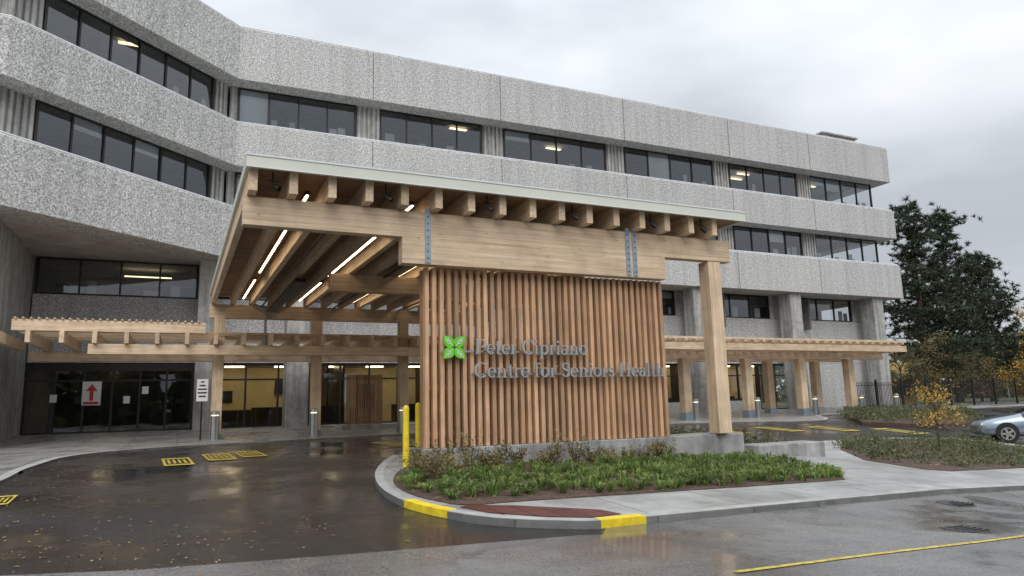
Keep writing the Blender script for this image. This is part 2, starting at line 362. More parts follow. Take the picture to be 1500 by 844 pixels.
def rib(F,s0,s1,z0,z1,d=0):
    rb.box(s0,s1,d+.06,d+.3,z0,z1,F); s=s0+.06
    while s<s1-.1: rb.box(s,s+.12,d-.04,d+.058,z0,z1,F); s+=.24
rowsM=[(1.9,7.4),(8.7,14.3),(15.7,22.3),(23.7,30.4),(31.8,37.7),(39.0,45.1)]
for (zb,zt) in ((14.26,16.23),(10.24,12.04)):
    for a,b in rowsM: window(FM,a-wo[2][0],b-wo[2][0],zb,zt,4)
    prev=wo[2][0]
    for a,b in rowsM: rib(FM,prev-wo[2][0]+.05,a-.055-wo[2][0],zb,zt); prev=b+.055
    window(FW,1.3,9.0,zb,zt,6); rib(FW,.02,1.24,zb,zt); rib(FW,9.06,LW-.02,zb,zt)
    rib(FL,LL-3.5,LL-.02,zb,zt); window(FL,LL-9,LL-3.6,zb,zt,4)
it=MB('interior_floors',M['ceil']); iw=MB('interior_partitions',M['int'])
def slab(z0,z1,m=it):
    P=[(-31,28.2),(-6.5,28.2),(1.0,35.0),(45.0,35.0),(45.0,42),(-31,42)]
    m.poly([(x,y,z0) for x,y in P]); m.poly([(x,y,z1) for x,y in P])
slab(16.5,16.6); slab(13.9,14.0); slab(12.5,12.6); slab(9.9,10.0)
for z0,z1 in ((14.0,16.5),(10.0,12.5),(5.5,7.6)):
    iw.box(-31,45,41,41.2,z0,z1); iw.box(1.5,45,39.2,39.3,z0,z1)
    for x in (8,15,23,31,38.4): iw.box(x-.06,x+.06,34.4,39.1,z0+.01,z1-.01)
for x0,y0,z in ((13.0,35.2,16.35),(19.5,36,16.35),(26.5,35.5,12.35),(34.2,35.6,16.35),(34.5,36.6,16.35),(41,36,16.35),(-3,31.5,16.35)):
    lo.box(x0,x0+1.0,y0,y0+.2,z,z+.04)
rf=MB('roof',M['conc']); rf.poly([(x,y,18.5) for x,y in [(-31,27.7),(-6,27.7),(1.2,34.3),(44.8,34.3),(44.8,61),(-31,61)]])
rf.box(42.5,45.9,35.4,39,18.5,20.35); rf.done(B)
lv=MB('penthouse_louvres',M['conc'])
for k in range(8): lv.box(42.4,46,35.3,35.38,18.7+k*.2,18.78+k*.2)
lv.box(42.3,46.1,35.2,39.1,20.36,20.46); lv.done(B)
sf=MB('soffit',M['soffit']); sf.poly([(x,y,7.78) for x,y in [(-32,26.7),(-5.7,26.7),(1.7,33.3),(46,33.3),(46,46),(-32,46)]]); sf.done(B)
cw=MB('lower_walls',M['agg']); co=MB('concrete_columns',M['conc']); lw=MB('lobby_walls',M['lobby']); ly=MB('lobby_ceiling_lights',M['lampY']); lc=MB('lobby_ceiling',M['ceil'])
cw.box(1.2,46,35,35.4,3.25,6.2); cw.box(-5.8,.6,35,35.4,3.25,6.15)
cw.box(26,34,35,35.4,0,.9) ; cw.box(38,46,35,35.4,0,3.24)
gF=((0,35.1),(1,0),(0,1))
for a,b in ((1.9,4.2),(5.4,12),(13.2,19.8),(21,27.6),(28.8,35.4),(36.6,43.2)): window(gF,a,b,6.22,7.76,4)
for a,b in ((4.2,5.4),(12,13.2),(19.8,21),(27.6,28.8),(35.4,36.6),(43.2,46)): co.box(a+.06,b-.06,35.02,35.35,6.21,7.77)
window(gF,-5.7,.5,6.17,7.76,4,0,False)
lo.box(-2.6,-.6,37,37.15,7.4,7.44)
for x,w_,h_ in ((-4.6,.5,.5),(-3.9,.3,.7),(-1.7,.6,.35),(-.6,.4,.6)): bl.box(x,x+w_,35.6,35.9,6.2,6.2+h_)
for x in (4.8,12.6,20.4,28.2,36.0,43.8): co.box(x-.5,x+.5,33.3,34.3,0,7.77)
co.box(.55,1.25,33.8,35.3,0,7.77)
co.box(-6.4,-5.85,27.2,46,-.1,7.77); co.box(-32,-6.41,27.6,28.2,-.1,7.77)
g2=MB('lobby_panes',M['glassL'])
def lobby(a,b,n,z0=.22,z1=3.24,y=35.1):
    g2.poly([(a,y+.05,z0),(b,y+.05,z0),(b,y+.05,z1),(a,y+.05,z1)])
    fr.box(a,b,y,y+.12,z0,z0+.15); fr.box(a,b,y,y+.12,z1-.12,z1); fr.box(a,b,y+.004,y+.116,2.45,2.53)
    for i in range(n+1):
        x=a+(b-a)*i/n; fr.box(x-.04,x+.04,y-.01,y+.13,z0+.003,z1-.003)
lobby(1.3,25.9,17); lobby(26.1,33.9,5,.9); lobby(34.1,37.9,3); lobby(-5.8,.5,6)
fr.box(-5.8,.5,35.085,35.099,2.9,3.24)
fr.done(B); gl.done(B); g2.done(B); rb.done(B); bl.done(B); lo.done(B); it.done(B); iw.done(B); cw.done(B,.01); co.done(B,.02)
lw.box(.9,13.5,40,40.2,.25,3.3); lw.box(13.51,25,41.5,41.7,.25,3.3); lw.box(25.01,38,39.0,39.2,.25,3.3)
lw.box(.75,.9,35.5,40,.25,3.3)
lw.done(B)
lc.box(-6,46,35.5,45,3.32,3.4); lc.box(-6,46,35.4,45,.12,.2); lc.box(-6,.7,42,42.2,.2,3.3); lc.done(B)
for x in list(np.arange(2,13,2.4))+list(np.arange(26,38,2.6)): ly.box(x,x+.9,36.5,36.9,3.24,3.30); ly.box(x,x+.9,38.4,38.7,3.24,3.30)
ly.box(-3.5,-2.8,39,39.2,3.24,3.3); ly.box(17,18,38,38.3,3.24,3.3); ly.box(20,21,38,38.3,3.24,3.3)
ly.done(B)
ft=MB('lobby_furniture',M['bronze'])
for x in (3.2,5.9,10.2,28,31.5): ft.box(x,x+1.5,36.3,37.1,.2,1.2)
for x in (6.6,7.4,12.4,30.0): ft.box(x,x+.1,36,39.9,.2,3.3)
ft.box(4.6,6.0,39.85,39.98,1.9,2.7); ft.box(1.3,3.0,35.6,36.2,.2,1.0); ft.box(9,10,39.85,39.98,1.0,2.4)
for x in (2.2,2.9,3.6,8.4,11.2): ft.box(x,x+.45,38.4,38.9,.2,.65); ft.box(x,x+.45,38.9,38.97,.2,1.1)
ft.box(1.0,6.4,39.9,39.99,.26,1.1); ft.box(2.0,2.5,39.93,39.99,1.5,2.1)
ft.box(-5.8,.5,41.5,41.7,.2,3.3); ft.done(B)
an=MB('annex_siding',M['siding'])
for k in range(16): an.box(43.3,50.5,36-.02*(k%2),40,.2+k*.2,.395+k*.2)
an.done(B)
# ------------------------------------------------------------------ entrance canopy
C=empty('entrance_canopy')
sl=.012
YF,YB=12.5,29.1; dz=lambda y:(y-YF)*sl
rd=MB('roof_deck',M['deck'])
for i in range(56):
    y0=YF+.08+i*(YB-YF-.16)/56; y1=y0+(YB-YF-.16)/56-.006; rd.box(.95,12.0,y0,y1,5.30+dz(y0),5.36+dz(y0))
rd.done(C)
fa=MB('roof_fascia',M['fascia'])
fa.box(.86,12.08,YF-.04,YF+.04,5.25,5.47); fa.box(.86,.94,YF+.041,YB,5.25,5.47,None,dz(YB)); fa.box(12.0,12.08,YF+.041,YB,5.25,5.47,None,dz(YB)); fa.box(.86,12.08,YB+.001,YB+.08,5.25+dz(YB),5.47+dz(YB))
fa.box(.94,12.0,YF+.041,YB-.001,5.37,5.46,None,dz(YB)-.002); fa.done(C,.008)
fl_=MB('fascia_flashing',M['sill']); fl_.box(.84,12.10,YF-.055,YF-.041,5.455,5.485); fl_.box(.84,12.10,YF-.055,YF-.041,5.245,5.258)
for x in (3.6,6.4,9.2): fl_.box(x-.004,x+.004,YF-.043,YF-.0405,5.263,5.439)
fl_.done(C)
jo=MB('joists',M['wy']); jx=[1.68+.685*k for k in range(-1,15)]
for x in jx: jo.box(x-.075,x+.075,YF+.14,YB-.05,4.885,5.298,None,dz(YB-.05)-dz(YF+.14))
jo.done(C,.006)
bx=MB('glulam_beams',M['wx'])
bx.box(.87,12.0,13.0,13.24,4.352,4.88); bx.box(3.78,10.05,13.0-.004,13.26,3.83,4.35)
bx.box(.87,12.0,28.6,28.9,4.55,5.07); bx.box(3.8,12.0,20.5,20.75,4.45,4.97)
bx.done(C,.006)
po=MB('posts',M['wz'])
po.box(11.33,11.70,13.02,13.38,.29,4.35)
for x in (1.25,4.85,8.4,12.0): po.box(x-.19,x+.19,28.56,28.94,.25,4.548)
po.box(11.4,11.75,20.45,20.8,0,4.44)
po.done(C,.01)
ps=MB('post_shoes',M['steel'])
for x in (1.25,4.85,8.4,12.0): ps.box(x-.21,x+.21,28.54,28.96,.03,.249)
ps.box(11.30,11.73,12.99+.22,13.41,.272,.289)
for X in (4.3,9.02,9.2): ps.box(X-.055,X+.055,12.975,12.994,3.86,4.95)
ps.done(C)
bo=MB('plate_bolts',M['black'])
for X in (4.3,9.02,9.2):
    for k in range(7):
        z=3.95+k*.14; bo.box(X-.011,X+.011,12.962,12.9745,z-.011,z+.011)
bo.done(C)
st=MB('strip_lights',M['lampW']); sh=MB('light_housings',M['black'])
for x in (2.02,4.08,6.13,8.18,10.24):
    for y0,y1 in ((13.3,14.6),(16.0,22.2),(23.6,28.2)):
        if x>5 and y0<15: continue
        w=.022
        st.box(x-w,x+w,y0,y1,5.06+dz(y0),5.08+dz(y0),None,(y1-y0)*sl); sh.box(x-.045,x+.045,y0,y1,5.082+dz(y0),5.16+dz(y0),None,(y1-y0)*sl)
for x in (1.34,3.4,5.5,7.5,9.55,11.0):
    sh.tube((x,12.8,5.3),(x,12.8,5.05),.015,.015); sh.tube((x,12.8,5.06),(x+.1,12.74,4.98),.045,.05); sh.tube((x-.08,12.8,5.14),(x+.1,12.8,5.14),.012,.012)
sh.box(2.9,3.2,21,28,4.75,4.86)
for x in (2.7,5.4,8.1): sh.tube((x,14,4.84),(x,28.5,5.02),.03,.03,8)
st.done(C); sh.done(C)
dp=MB('rain_pipe',M['steel']); dp.tube((2.85,28.3,4.9),(2.85,28.3,3.3),.05,.05,8); dp.tube((2.85,28.3,4.9),(2.4,28.3,5.05),.05,.05,8); dp.done(C)
W=empty('wood_slat_screen')
sm=MB('slats',M['slat']); n=37
for i in range(n):
    x=4.37+i*(10.07-4.37)/(n-1); sm.box(x-.042,x+.042,13.28,13.42+.0,.275,3.826+random.uniform(-.002,.002))
sm.done(W,.004)
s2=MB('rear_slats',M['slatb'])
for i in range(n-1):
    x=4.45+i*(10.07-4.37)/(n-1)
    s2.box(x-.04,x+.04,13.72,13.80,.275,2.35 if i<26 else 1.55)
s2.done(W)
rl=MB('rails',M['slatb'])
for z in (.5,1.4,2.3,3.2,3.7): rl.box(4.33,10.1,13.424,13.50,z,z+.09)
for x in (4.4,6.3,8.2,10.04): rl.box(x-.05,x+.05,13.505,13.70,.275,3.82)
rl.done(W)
bs=MB('concrete_base',M['base']); bs.box(4.2,12.2,13.2,14.05,-.8,.27); bs.done(W,.015)
bj=MB('base_joints',M['black'])
for x in (7.9,9.7): bj.box(x-.006,x+.006,13.196,13.205,-.4,.26)
bj.done(W)
be=empty('concrete_bench'); q=MB('slab',M['base']); q.box(12.35,14.5,12.9,13.6,-.7,-.02); q.done(be,.02)
def glyphs():
    G={}
    def L(*a): return ('L',)+a
    def A(*a): return ('A',)+a
    def ser(x,y,w=.17): return L(x-w,y+.025,x+w,y+.025,.06)
    G['P']=(.76,[L(.2,0,.2,1,.16),ser(.2,0),L(.03,.975,.45,.975,.06),L(.2,.47,.45,.47,.06),A(.43,.72,.25,.26,-90,90)])
    G['C']=(.84,[A(.46,.5,.38,.49,48,312),L(.73,.70,.73,.95,.05),L(.73,.08,.73,.22,.04)])
    G['S']=(.66,[A(.33,.73,.2,.24,20,255),A(.33,.26,.22,.24,-165,75),L(.53,.75,.53,.95,.05),L(.1,.05,.1,.27,.05),L(.2,.57,.46,.43,.14)])
    G['H']=(.98,[L(.2,0,.2,1,.16),L(.76,0,.76,1,.16),L(.2,.51,.76,.51,.07),ser(.2,0),ser(.2,.95),ser(.76,0),ser(.76,.95)])
    G['e']=(.60,[A(.31,.33,.23,.31,0,318),L(.1,.37,.55,.37,.06)])
    G['t']=(.42,[L(.2,.08,.2,.86,.14),L(.04,.63,.38,.63,.06),A(.28,.09,.09,.09,180,330)])
    G['r']=(.50,[L(.18,0,.18,.64,.14),ser(.18,0),L(.03,.62,.2,.62,.05),A(.34,.47,.13,.15,35,165)])
    G['i']=(.36,[L(.18,0,.18,.64,.14),ser(.18,0,.16),L(.03,.62,.2,.62,.05),L(.18,.82,.18,.97,.15)])
    G['f']=(.42,[L(.18,0,.18,.84,.14),ser(.18,0,.16),L(.03,.63,.38,.63,.06),A(.30,.84,.12,.13,15,180)])
    G['l']=(.36,[L(.18,0,.18,1,.14),ser(.18,0,.16),L(.03,.975,.2,.975,.05)])
    G['p']=(.72,[L(.18,-.3,.18,.64,.14),ser(.18,-.3),L(.03,.62,.2,.62,.05),A(.39,.32,.22,.31,-140,140)])
    G['a']=(.62,[L(.46,.02,.46,.48,.13),A(.28,.48,.18,.15,0,160),A(.27,.18,.18,.17,0,360),L(.44,.03,.6,.03,.05)])
    G['n']=(.74,[L(.18,0,.18,.64,.14),ser(.18,0),L(.03,.62,.2,.62,.05),L(.56,0,.56,.44,.14),ser(.56,0),A(.38,.44,.17,.19,0,160)])
    G['h']=(.74,[L(.18,0,.18,1,.14),ser(.18,0),L(.03,.975,.2,.975,.05),L(.56,0,.56,.44,.14),ser(.56,0),A(.38,.44,.17,.19,0,160)])
    G['o']=(.66,[A(.33,.33,.24,.31,0,360)])
    G['s']=(.50,[A(.25,.47,.14,.15,20,255),A(.25,.17,.15,.15,-165,75),L(.39,.48,.39,.62,.04),L(.08,.04,.08,.18,.04),L(.18,.38,.34,.28,.09)])
    G[' ']=(.34,[]); return G
GL=glyphs()
def lettering(mb,text,x0,x1,z,cap,y):
    tot=sum(GL[c][0] for c in text); sx=(x1-x0)/tot; x=x0; k=0
    for ch in text:
        w,st=GL[ch]
        for s in st:
            k+=1; yf=y-.0012*(k%7)
            if s[0]=='L':
                _,a,b,c,d,t=s
                t*=.88
                if abs(a-c)<1e-6: R=[(a-t/2,b),(a+t/2,b),(a+t/2,d),(a-t/2,d)]
                else:
                    dx,dy=c-a,d-b;l=math.hypot(dx,dy);nx_,ny_=-dy/l*t/2,dx/l*t/2; R=[(a-nx_,b-ny_),(c-nx_,d-ny_),(c+nx_,d+ny_),(a+nx_,b+ny_)]
                quads=[R]
            else:
                _,cx,cy,rx,ry,a0,a1=s; m=max(6,int(abs(a1-a0)/18)); quads=[]
                for i in range(m):
                    P=[]
                    for t,sg in ((i,-1),(i+1,-1),(i+1,1),(i,1)):
                        an_=math.radians(a0+(a1-a0)*t/m); wd=(.034+.040*abs(math.cos(an_)))*sg
                        P.append((cx+(rx+wd)*math.cos(an_),cy+(ry+wd*.8)*math.sin(an_)))
                    quads.append(P)
            for Q in quads:
                b=len(mb.v)
                for yy in (yf,y+.05):
                    for (u,vv) in Q: mb.v.append((x+u*sx,yy,z+vv*cap))
                mb.f+=[(b,b+1,b+2,b+3),(b+7,b+6,b+5,b+4)]+[(b+i,b+(i+1)%4+0,b+4+(i+1)%4,b+4+i) for i in range(4)]
        x+=w*sx
SG=empty('building_sign')
lt=MB('lettering',M['letter']); lettering(lt,'Peter Cipriano',5.31,7.92,2.09,.30,13.10); lettering(lt,'Centre for Seniors Health',5.29,9.93,1.62,.30,13.10); lt.done(SG)
rr=MB('mounting_rails',M['stain']); rr.box(4.6,7.95,13.20,13.225,2.13,2.165); rr.box(5.28,9.95,13.20,13.225,1.67,1.705)
for x in np.arange(5.4,9.9,.6): rr.box(x,x+.02,13.226,13.279,1.672,1.70)
for x in np.arange(4.8,7.9,.6): rr.box(x,x+.02,13.226,13.279,2.132,2.16)
rr.done(SG)
lg=MB('leaf_logo',M['leafg']); lgw=MB('leaf_veins',M['white']); cx,cz=4.88,2.22
for k in range(4):
    a=math.radians(45+90*k); ca,sa=math.cos(a),math.sin(a); P=[]
    for t in np.linspace(0,1,9): P.append((t*.30,.105*math.sin(math.pi*t**.8)))
    for t in np.linspace(1,0,9)[1:-1]: P.append((t*.30,-.105*math.sin(math.pi*t**.8)))
    P=[(.02+u,w) for u,w in P]; b=len(lg.v)
    for yy in (13.12,13.17):
        for u,w in P: lg.v.append((cx+u*ca-w*sa,yy,cz+u*sa+w*ca))
    m=len(P); lg.f+=[tuple(range(b,b+m)),tuple(range(b+2*m-1,b+m-1,-1))]+[(b+i,b+(i+1)%m,b+m+(i+1)%m,b+m+i) for i in range(m)]
    for (u0,w0,u1,w1) in ((.05,0,.27,0),(.10,0,.16,.05),(.10,0,.16,-.05),(.16,0,.22,.04),(.16,0,.22,-.04)):
        dx,dy=u1-u0,w1-w0;l=math.hypot(dx,dy);nx_,ny_=-dy/l*.006,dx/l*.006
        lgw.poly([(cx+u*ca-w*sa,13.117,cz+u*sa+w*ca) for u,w in ((u0-nx_,w0-ny_),(u1-nx_,w1-ny_),(u1+nx_,w1+ny_),(u0+nx_,w0+ny_))])
lg.done(SG); lgw.done(SG)
# ------------------------------------------------------------------ pergolas
P=empty('entrance_pergola')
a=MB('beams',M['wpx']); j=MB('joists',M['wy']); p=MB('posts',M['wz']); s=MB('steel_shoes',M['steel'])
a.box(-2.9,14,27.75,28.0,3.10,3.45); a.box(-5.2,14,31.6,31.85,3.10,3.45); a.box(-5.1,.75,27.70,27.82,3.86,4.24); a.box(-5.1,1.0,31.9,32.0,3.9,4.2)
for y in np.arange(28.1,31.8,.42): a.box(-5.0,14,y,y+.11,3.865,3.96)
for x in np.arange(-4.6,14,.95): j.box(x-.07,x+.07,27.5,32.2,3.455,3.86)
for x in np.arange(-5.0,.7,.22): j.box(x-.03,x+.03,27.6,31.9,4.245,4.30)
for x in (-5.3,-6.0): j.box(x-.09,x+.09,22,31,3.40,3.75)
a.box(14.2,37.9,27.3,27.45,3.46,3.80); a.box(14.2,37.8,28.8,29.05,3.12,3.455); a.box(14.2,37.8,31.2,31.45,3.12,3.455)
for y in np.arange(27.3,31.8,.45): a.box(14.2,37.9,y,y+.12,3.985,4.10)
for x in np.arange(14.6,37.9,.62): j.box(x-.06,x+.06,27.46,32,3.46,3.86)
for x in np.arange(14.6,37.9,.62): j.box(x-.04,x+.04,27.2,32,3.87,3.98)
for x in (15.3,19.2,23.1,27.2,31.1,34.9):
    for yy in (28.9,31.3):
        p.box(x-.22,x+.22,yy-.22,yy+.22,.42,3.118)
        s.box(x-.25,x+.25,yy-.25,yy+.25,0,.418)
a.done(P,.008); j.done(P,.006); p.done(P,.01); s.done(P)
wp=empty('wood_partition'); m1=MB('slats',M['slatb'])
for i in range(16): m1.box(6.55+i*.1,6.62+i*.1,31.0,31.06,.35,2.5)
m1.box(6.5,8.15,31.061,31.12,.4,.5); m1.box(6.5,8.15,31.061,31.12,2.3,2.4); m1.done(wp)
m1=MB('plinth',M['base']); m1.box(6.4,8.9,30.9,31.2,0,.34); m1.done(wp)
for x in (1.2,4.7,8.2,23.1,27.1,31.2,34.8,37.7):
    e=empty('steel_bollard',(x,28.15,g(x,28.15)+.05))
    c=MB('tube',M['stain']); c.cyl(0,0,0,.86,.15,24); c.cyl(0,0,.90,1.02,.15,24,.145); c.cyl(0,0,1.02,1.05,.145,24,.09); c.done(e)
    c=MB('light_band',M['lampB']); c.cyl(0,0,.86,.90,.12,20); c.done(e)
    c=MB('flange',M['steel']); c.cyl(0,0,-.02,.03,.2,20); c.done(e)
for x,y in ((3.98,13.42),(5.0,15.9)):
    e=empty('yellow_bollard',(x,y,g(x,y)+.02)); c=MB('pipe',M['yellow']); c.cyl(0,0,-.1,1.17,.062,20); c.cyl(0,0,1.17,1.21,.062,20,.045); c.cyl(0,0,1.21,1.23,.045,20,.015); c.done(e)
e=empty('parking_sign'); c=MB('plate',M['white']); c.box(.55,.93,28.3,28.31,1.45,2.25); c.done(e); c=MB('print',M['black'])
for k,w in enumerate((.12,.2,.3,.3,.24)): c.box(.74-w/2,.74+w/2,28.29,28.299,2.12-k*.13,2.17-k*.13)
c.done(e); c=MB('pole',M['black']); c.tube((.74,28.34,.03),(.74,28.34,2.2),.03,.03); c.done(e)
e=empty('door_notice'); c=MB('sheet',M['white']); c.box(-3.75,-3.05,35.05,35.06,1.45,2.45); c.done(e)
c=MB('red_arrow',M['red']); c.box(-3.47,-3.33,35.03,35.045,1.65,2.05); c.poly([(-3.62,35.035,2.05),(-3.18,35.035,2.05),(-3.4,35.035,2.35)]); c.box(-3.68,-3.12,35.03,35.045,1.5,1.6); c.done(e)
e=empty('door_notice'); c=MB('sheet',M['white'])
for x,z in ((-4.9,1.6),(-2.2,1.5),(-1.5,1.9)): c.box(x,x+.25,35.06,35.07,z,z+.32)
c.done(e)
e=empty('metal_fence'); c=MB('pickets',M['black']); x=38.6; k=0
while x<62:
    t=(x-38.6)/24; y=32-.8*t; z=g(x,y)
    c.box(x-.012,x+.012,y-.012,y+.012,z,z+1.75)
    if k%18==0: c.box(x-.05,x+.05,y-.05,y+.05,z-.1,z+1.9)
    x+=.13; k+=1
FF,_=frame((38.6,32),(62.6,31.2))
for zz in (.25,1.55): c.box(0,24,-.015,.015,zz+.1,zz+.14,FF)
c.done(e)
e=empty('street_lamp'); c=MB('pole',M['steel']); c.tube((86,50,-.5),(86,50,5.2),.09,.06); c.tube((86,50,5.2),(85,49.6,5.4),.05,.04); c.box(84.3,85.1,49.5,49.7,5.33,5.45); c.done(e)
# ------------------------------------------------------------------ vegetation
def leaves(name,centers,mat,size,parent=None,asp=.6,up=0.0):
    n=len(centers); C_=np.array(centers,dtype=float)
    a=rng.normal(size=(n,3)); a/=np.linalg.norm(a,axis=1)[:,None]
    b=rng.normal(size=(n,3)); b[:,2]+=up; b-=a*(a*b).sum(1)[:,None]; b/=np.linalg.norm(b,axis=1)[:,None]
    s=size*rng.uniform(.6,1.3,size=(n,1))
    V=np.stack([C_-b*s,C_+a*s*asp,C_+b*s,C_-a*s*asp],1).reshape(-1,3)
    return mkobj(name,V.tolist(),[(4*i,4*i+1,4*i+2,4*i+3) for i in range(n)],mat,parent)
def inpoly(x,y,P_):
    c=False; j=len(P_)-1
    for i in range(len(P_)):
        xi,yi=P_[i];xj,yj=P_[j]
        if (yi>y)!=(yj>y) and x<(xj-xi)*(y-yi)/(yj-yi)+xi: c=not c
        j=i
    return c
def scatter(poly,n):
    out=[];x0=min(p[0] for p in poly);x1=max(p[0] for p in poly);y0=min(p[1] for p in poly);y1=max(p[1] for p in poly)
    while len(out)<n:
        x=random.uniform(x0,x1);y=random.uniform(y0,y1)
        if inpoly(x,y,poly): out.append((x,y))
    return out
def tufts(name,pts,h,mat,nb=14,spread=.12):
    V=[];F=[]
    for x,y in pts:
        z=g(x,y)+.10; hh=h*random.uniform(.55,1.35)
        for k in range(nb):
            a=random.uniform(0,6.28); l=hh*random.uniform(.6,1.1); r=spread*random.uniform(.4,1.6); w=.008
            bx_,by_=x+random.uniform(-.04,.04),y+random.uniform(-.04,.04); ca,sa=math.cos(a),math.sin(a); b=len(V)
            V+=[(bx_-sa*w,by_+ca*w,z),(bx_+sa*w,by_-ca*w,z),(bx_+ca*r*.5+sa*w,by_+sa*r*.5-ca*w,z+l*.75),(bx_+ca*r*.5-sa*w,by_+sa*r*.5+ca*w,z+l*.75),(bx_+ca*r*1.3,by_+sa*r*1.3,z+l*.8)]
            F+=[(b,b+1,b+2,b+3),(b+3,b+2,b+4)]
    return mkobj(name,V,F,mat)
def rowpts(xa,xb,ya,yb,dx,dy,keep):
    out=[];y=ya
    while y<yb:
        x=xa+random.uniform(0,dx)
        while x<xb:
            q=(x+random.uniform(-.09,.09),y+random.uniform(-.09,.09))
            if random.random()<keep and inpoly(q[0],q[1],bedi) and inpoly(q[0]-.12,q[1]-.12,bedi): out.append(q)
            x+=dx
        y+=dy
    return out
tufts('grass_clumps',rowpts(3,8.2,9.3,12.2,.27,.27,.85),.19,M['green'],36,.15)
tufts('grass_clumps',rowpts(7.6,11.9,9.45,12.6,.20,.20,.9),.20,M['green'],24,.14)
def shrub(name,x,y,r,h,n,mat,size):
    e=empty(name,(0,0,0)); z=g(x,y)+.09; C_=[]
    t=MB('twigs',M['bark'])
    for k in range(12):
        a=random.uniform(0,6.28);rr_=r*random.uniform(.4,1.1);hh=h*random.uniform(.5,1)
        tip=(x+rr_*math.cos(a),y+rr_*math.sin(a),z+hh); t.tube((x,y,z-.05),tip,.007,.003,5)
        for m in range(n//12):
            u=random.uniform(.25,1.05); C_.append([x+(tip[0]-x)*u+random.gauss(0,r*.16),y+(tip[1]-y)*u+random.gauss(0,r*.16),z+hh*u+random.gauss(0,h*.1)])
    t.done(e); leaves('leaves',C_,mat,size,e); return e
for i in range(15):
    x=3.75+i*.40+random.uniform(-.1,.1)
    shrub('shrub',x,12.65+random.uniform(-.3,.25) if i>0 else 12.2,.26,random.uniform(.28,.48) if i not in (3,8,9) else .62,340,M['shrub'],.027)
for (x,y) in ((9.4,12.6),(4.0,11.6),(3.75,10.9),(5.2,12.0),(4.4,11.9)): shrub('shrub',x,y,.28,.40,340,M['shrub'],.027)
jc=[]
for x,y in scatter(bed2,105):
    r=random.uniform(.22,.45);z=g(x,y)+.10
    for k in range(120):
        a=random.uniform(0,6.28);q_=r*math.sqrt(random.random()); jc.append([x+q_*math.cos(a),y+q_*math.sin(a),z+random.uniform(0,.38)*(1-(q_/r)**2*.7)])
leaves('juniper_ground_cover',jc,M['juni'],.045,None,.35,1)
jc=[]
for poly,k in ((bed3,130),(bed4,28)):
    for x,y in scatter(poly,k):
        r=random.uniform(.3,.6);z=g(x,y)+.14
        for _ in range(70):
            a=random.uniform(0,6.28);q_=r*math.sqrt(random.random()); jc.append([x+q_*math.cos(a),y+q_*math.sin(a),z+random.uniform(0,.45)*(1-(q_/r)**2*.7)])
leaves('low_shrubs',jc,M['juni'],.06,None,.4,1)
def decid(name,x,y,H,R,n,mat,size,trunkr=.08,clear=.3,z0=None):
    e=empty(name); z=g(x,y) if z0 is None else z0; t=MB('trunk',M['bark']); C_=[]
    top=(x+random.uniform(-.1,.1)*H*.2,y,z+H*.75); t.tube((x,y,z-.1),top,trunkr,trunkr*.35,8)
    nb=26
    for k in range(nb):
        u=clear+(1-clear)*random.random(); a=k*2.4+random.uniform(-.4,.4); bz=z+H*.75*u
        l=R*random.uniform(.55,1.05)*(1.15-.5*abs(u-.45)); up_=random.uniform(.35,.9)*R
        tip=(x+l*math.cos(a),y+l*math.sin(a),bz+up_*.8+ (H*.2 if u>.8 else 0)); t.tube((x,y,bz),tip,trunkr*.35,trunkr*.08,5)
        for c_ in range(5):
            w=random.uniform(.4,1.05); cx_,cy_,cz_=x+(tip[0]-x)*w,y+(tip[1]-y)*w,bz+(tip[2]-bz)*w; sp=R*random.uniform(.1,.22)
            for m in range(n//(nb*5)): C_.append([cx_+random.gauss(0,sp),cy_+random.gauss(0,sp),cz_+random.gauss(0,sp*.7)])
    t.done(e); leaves('crown',C_,mat,size,e); return e
decid('maple_sapling',19.6,13.45,2.0,.58,1000,M['gold'],.036,.03,.45)
decid('maple_tree',71,37,7.6,3.2,7500,M['gold'],.13,.2,.2)
decid('maple_tree',57.5,35.5,3.4,1.7,2600,M['rust'],.08,.1,.1)
decid('shrub_tree',50,35,4.2,2.0,3500,M['rust'],.08,.1,.1)
decid('shrub_tree',46.5,34.2,3.8,1.4,2600,M['dist'],.08,.1,.1)
decid('shrub_tree',53.5,34.8,3.2,1.8,3000,M['dist'],.08,.1,.05)
decid('shrub_tree',62,34.5,2.7,1.9,2600,M['gold'],.08,.1,.05)
decid('shrub_tree',65,33.5,2.4,1.8,2600,M['rust'],.08,.1,.05)
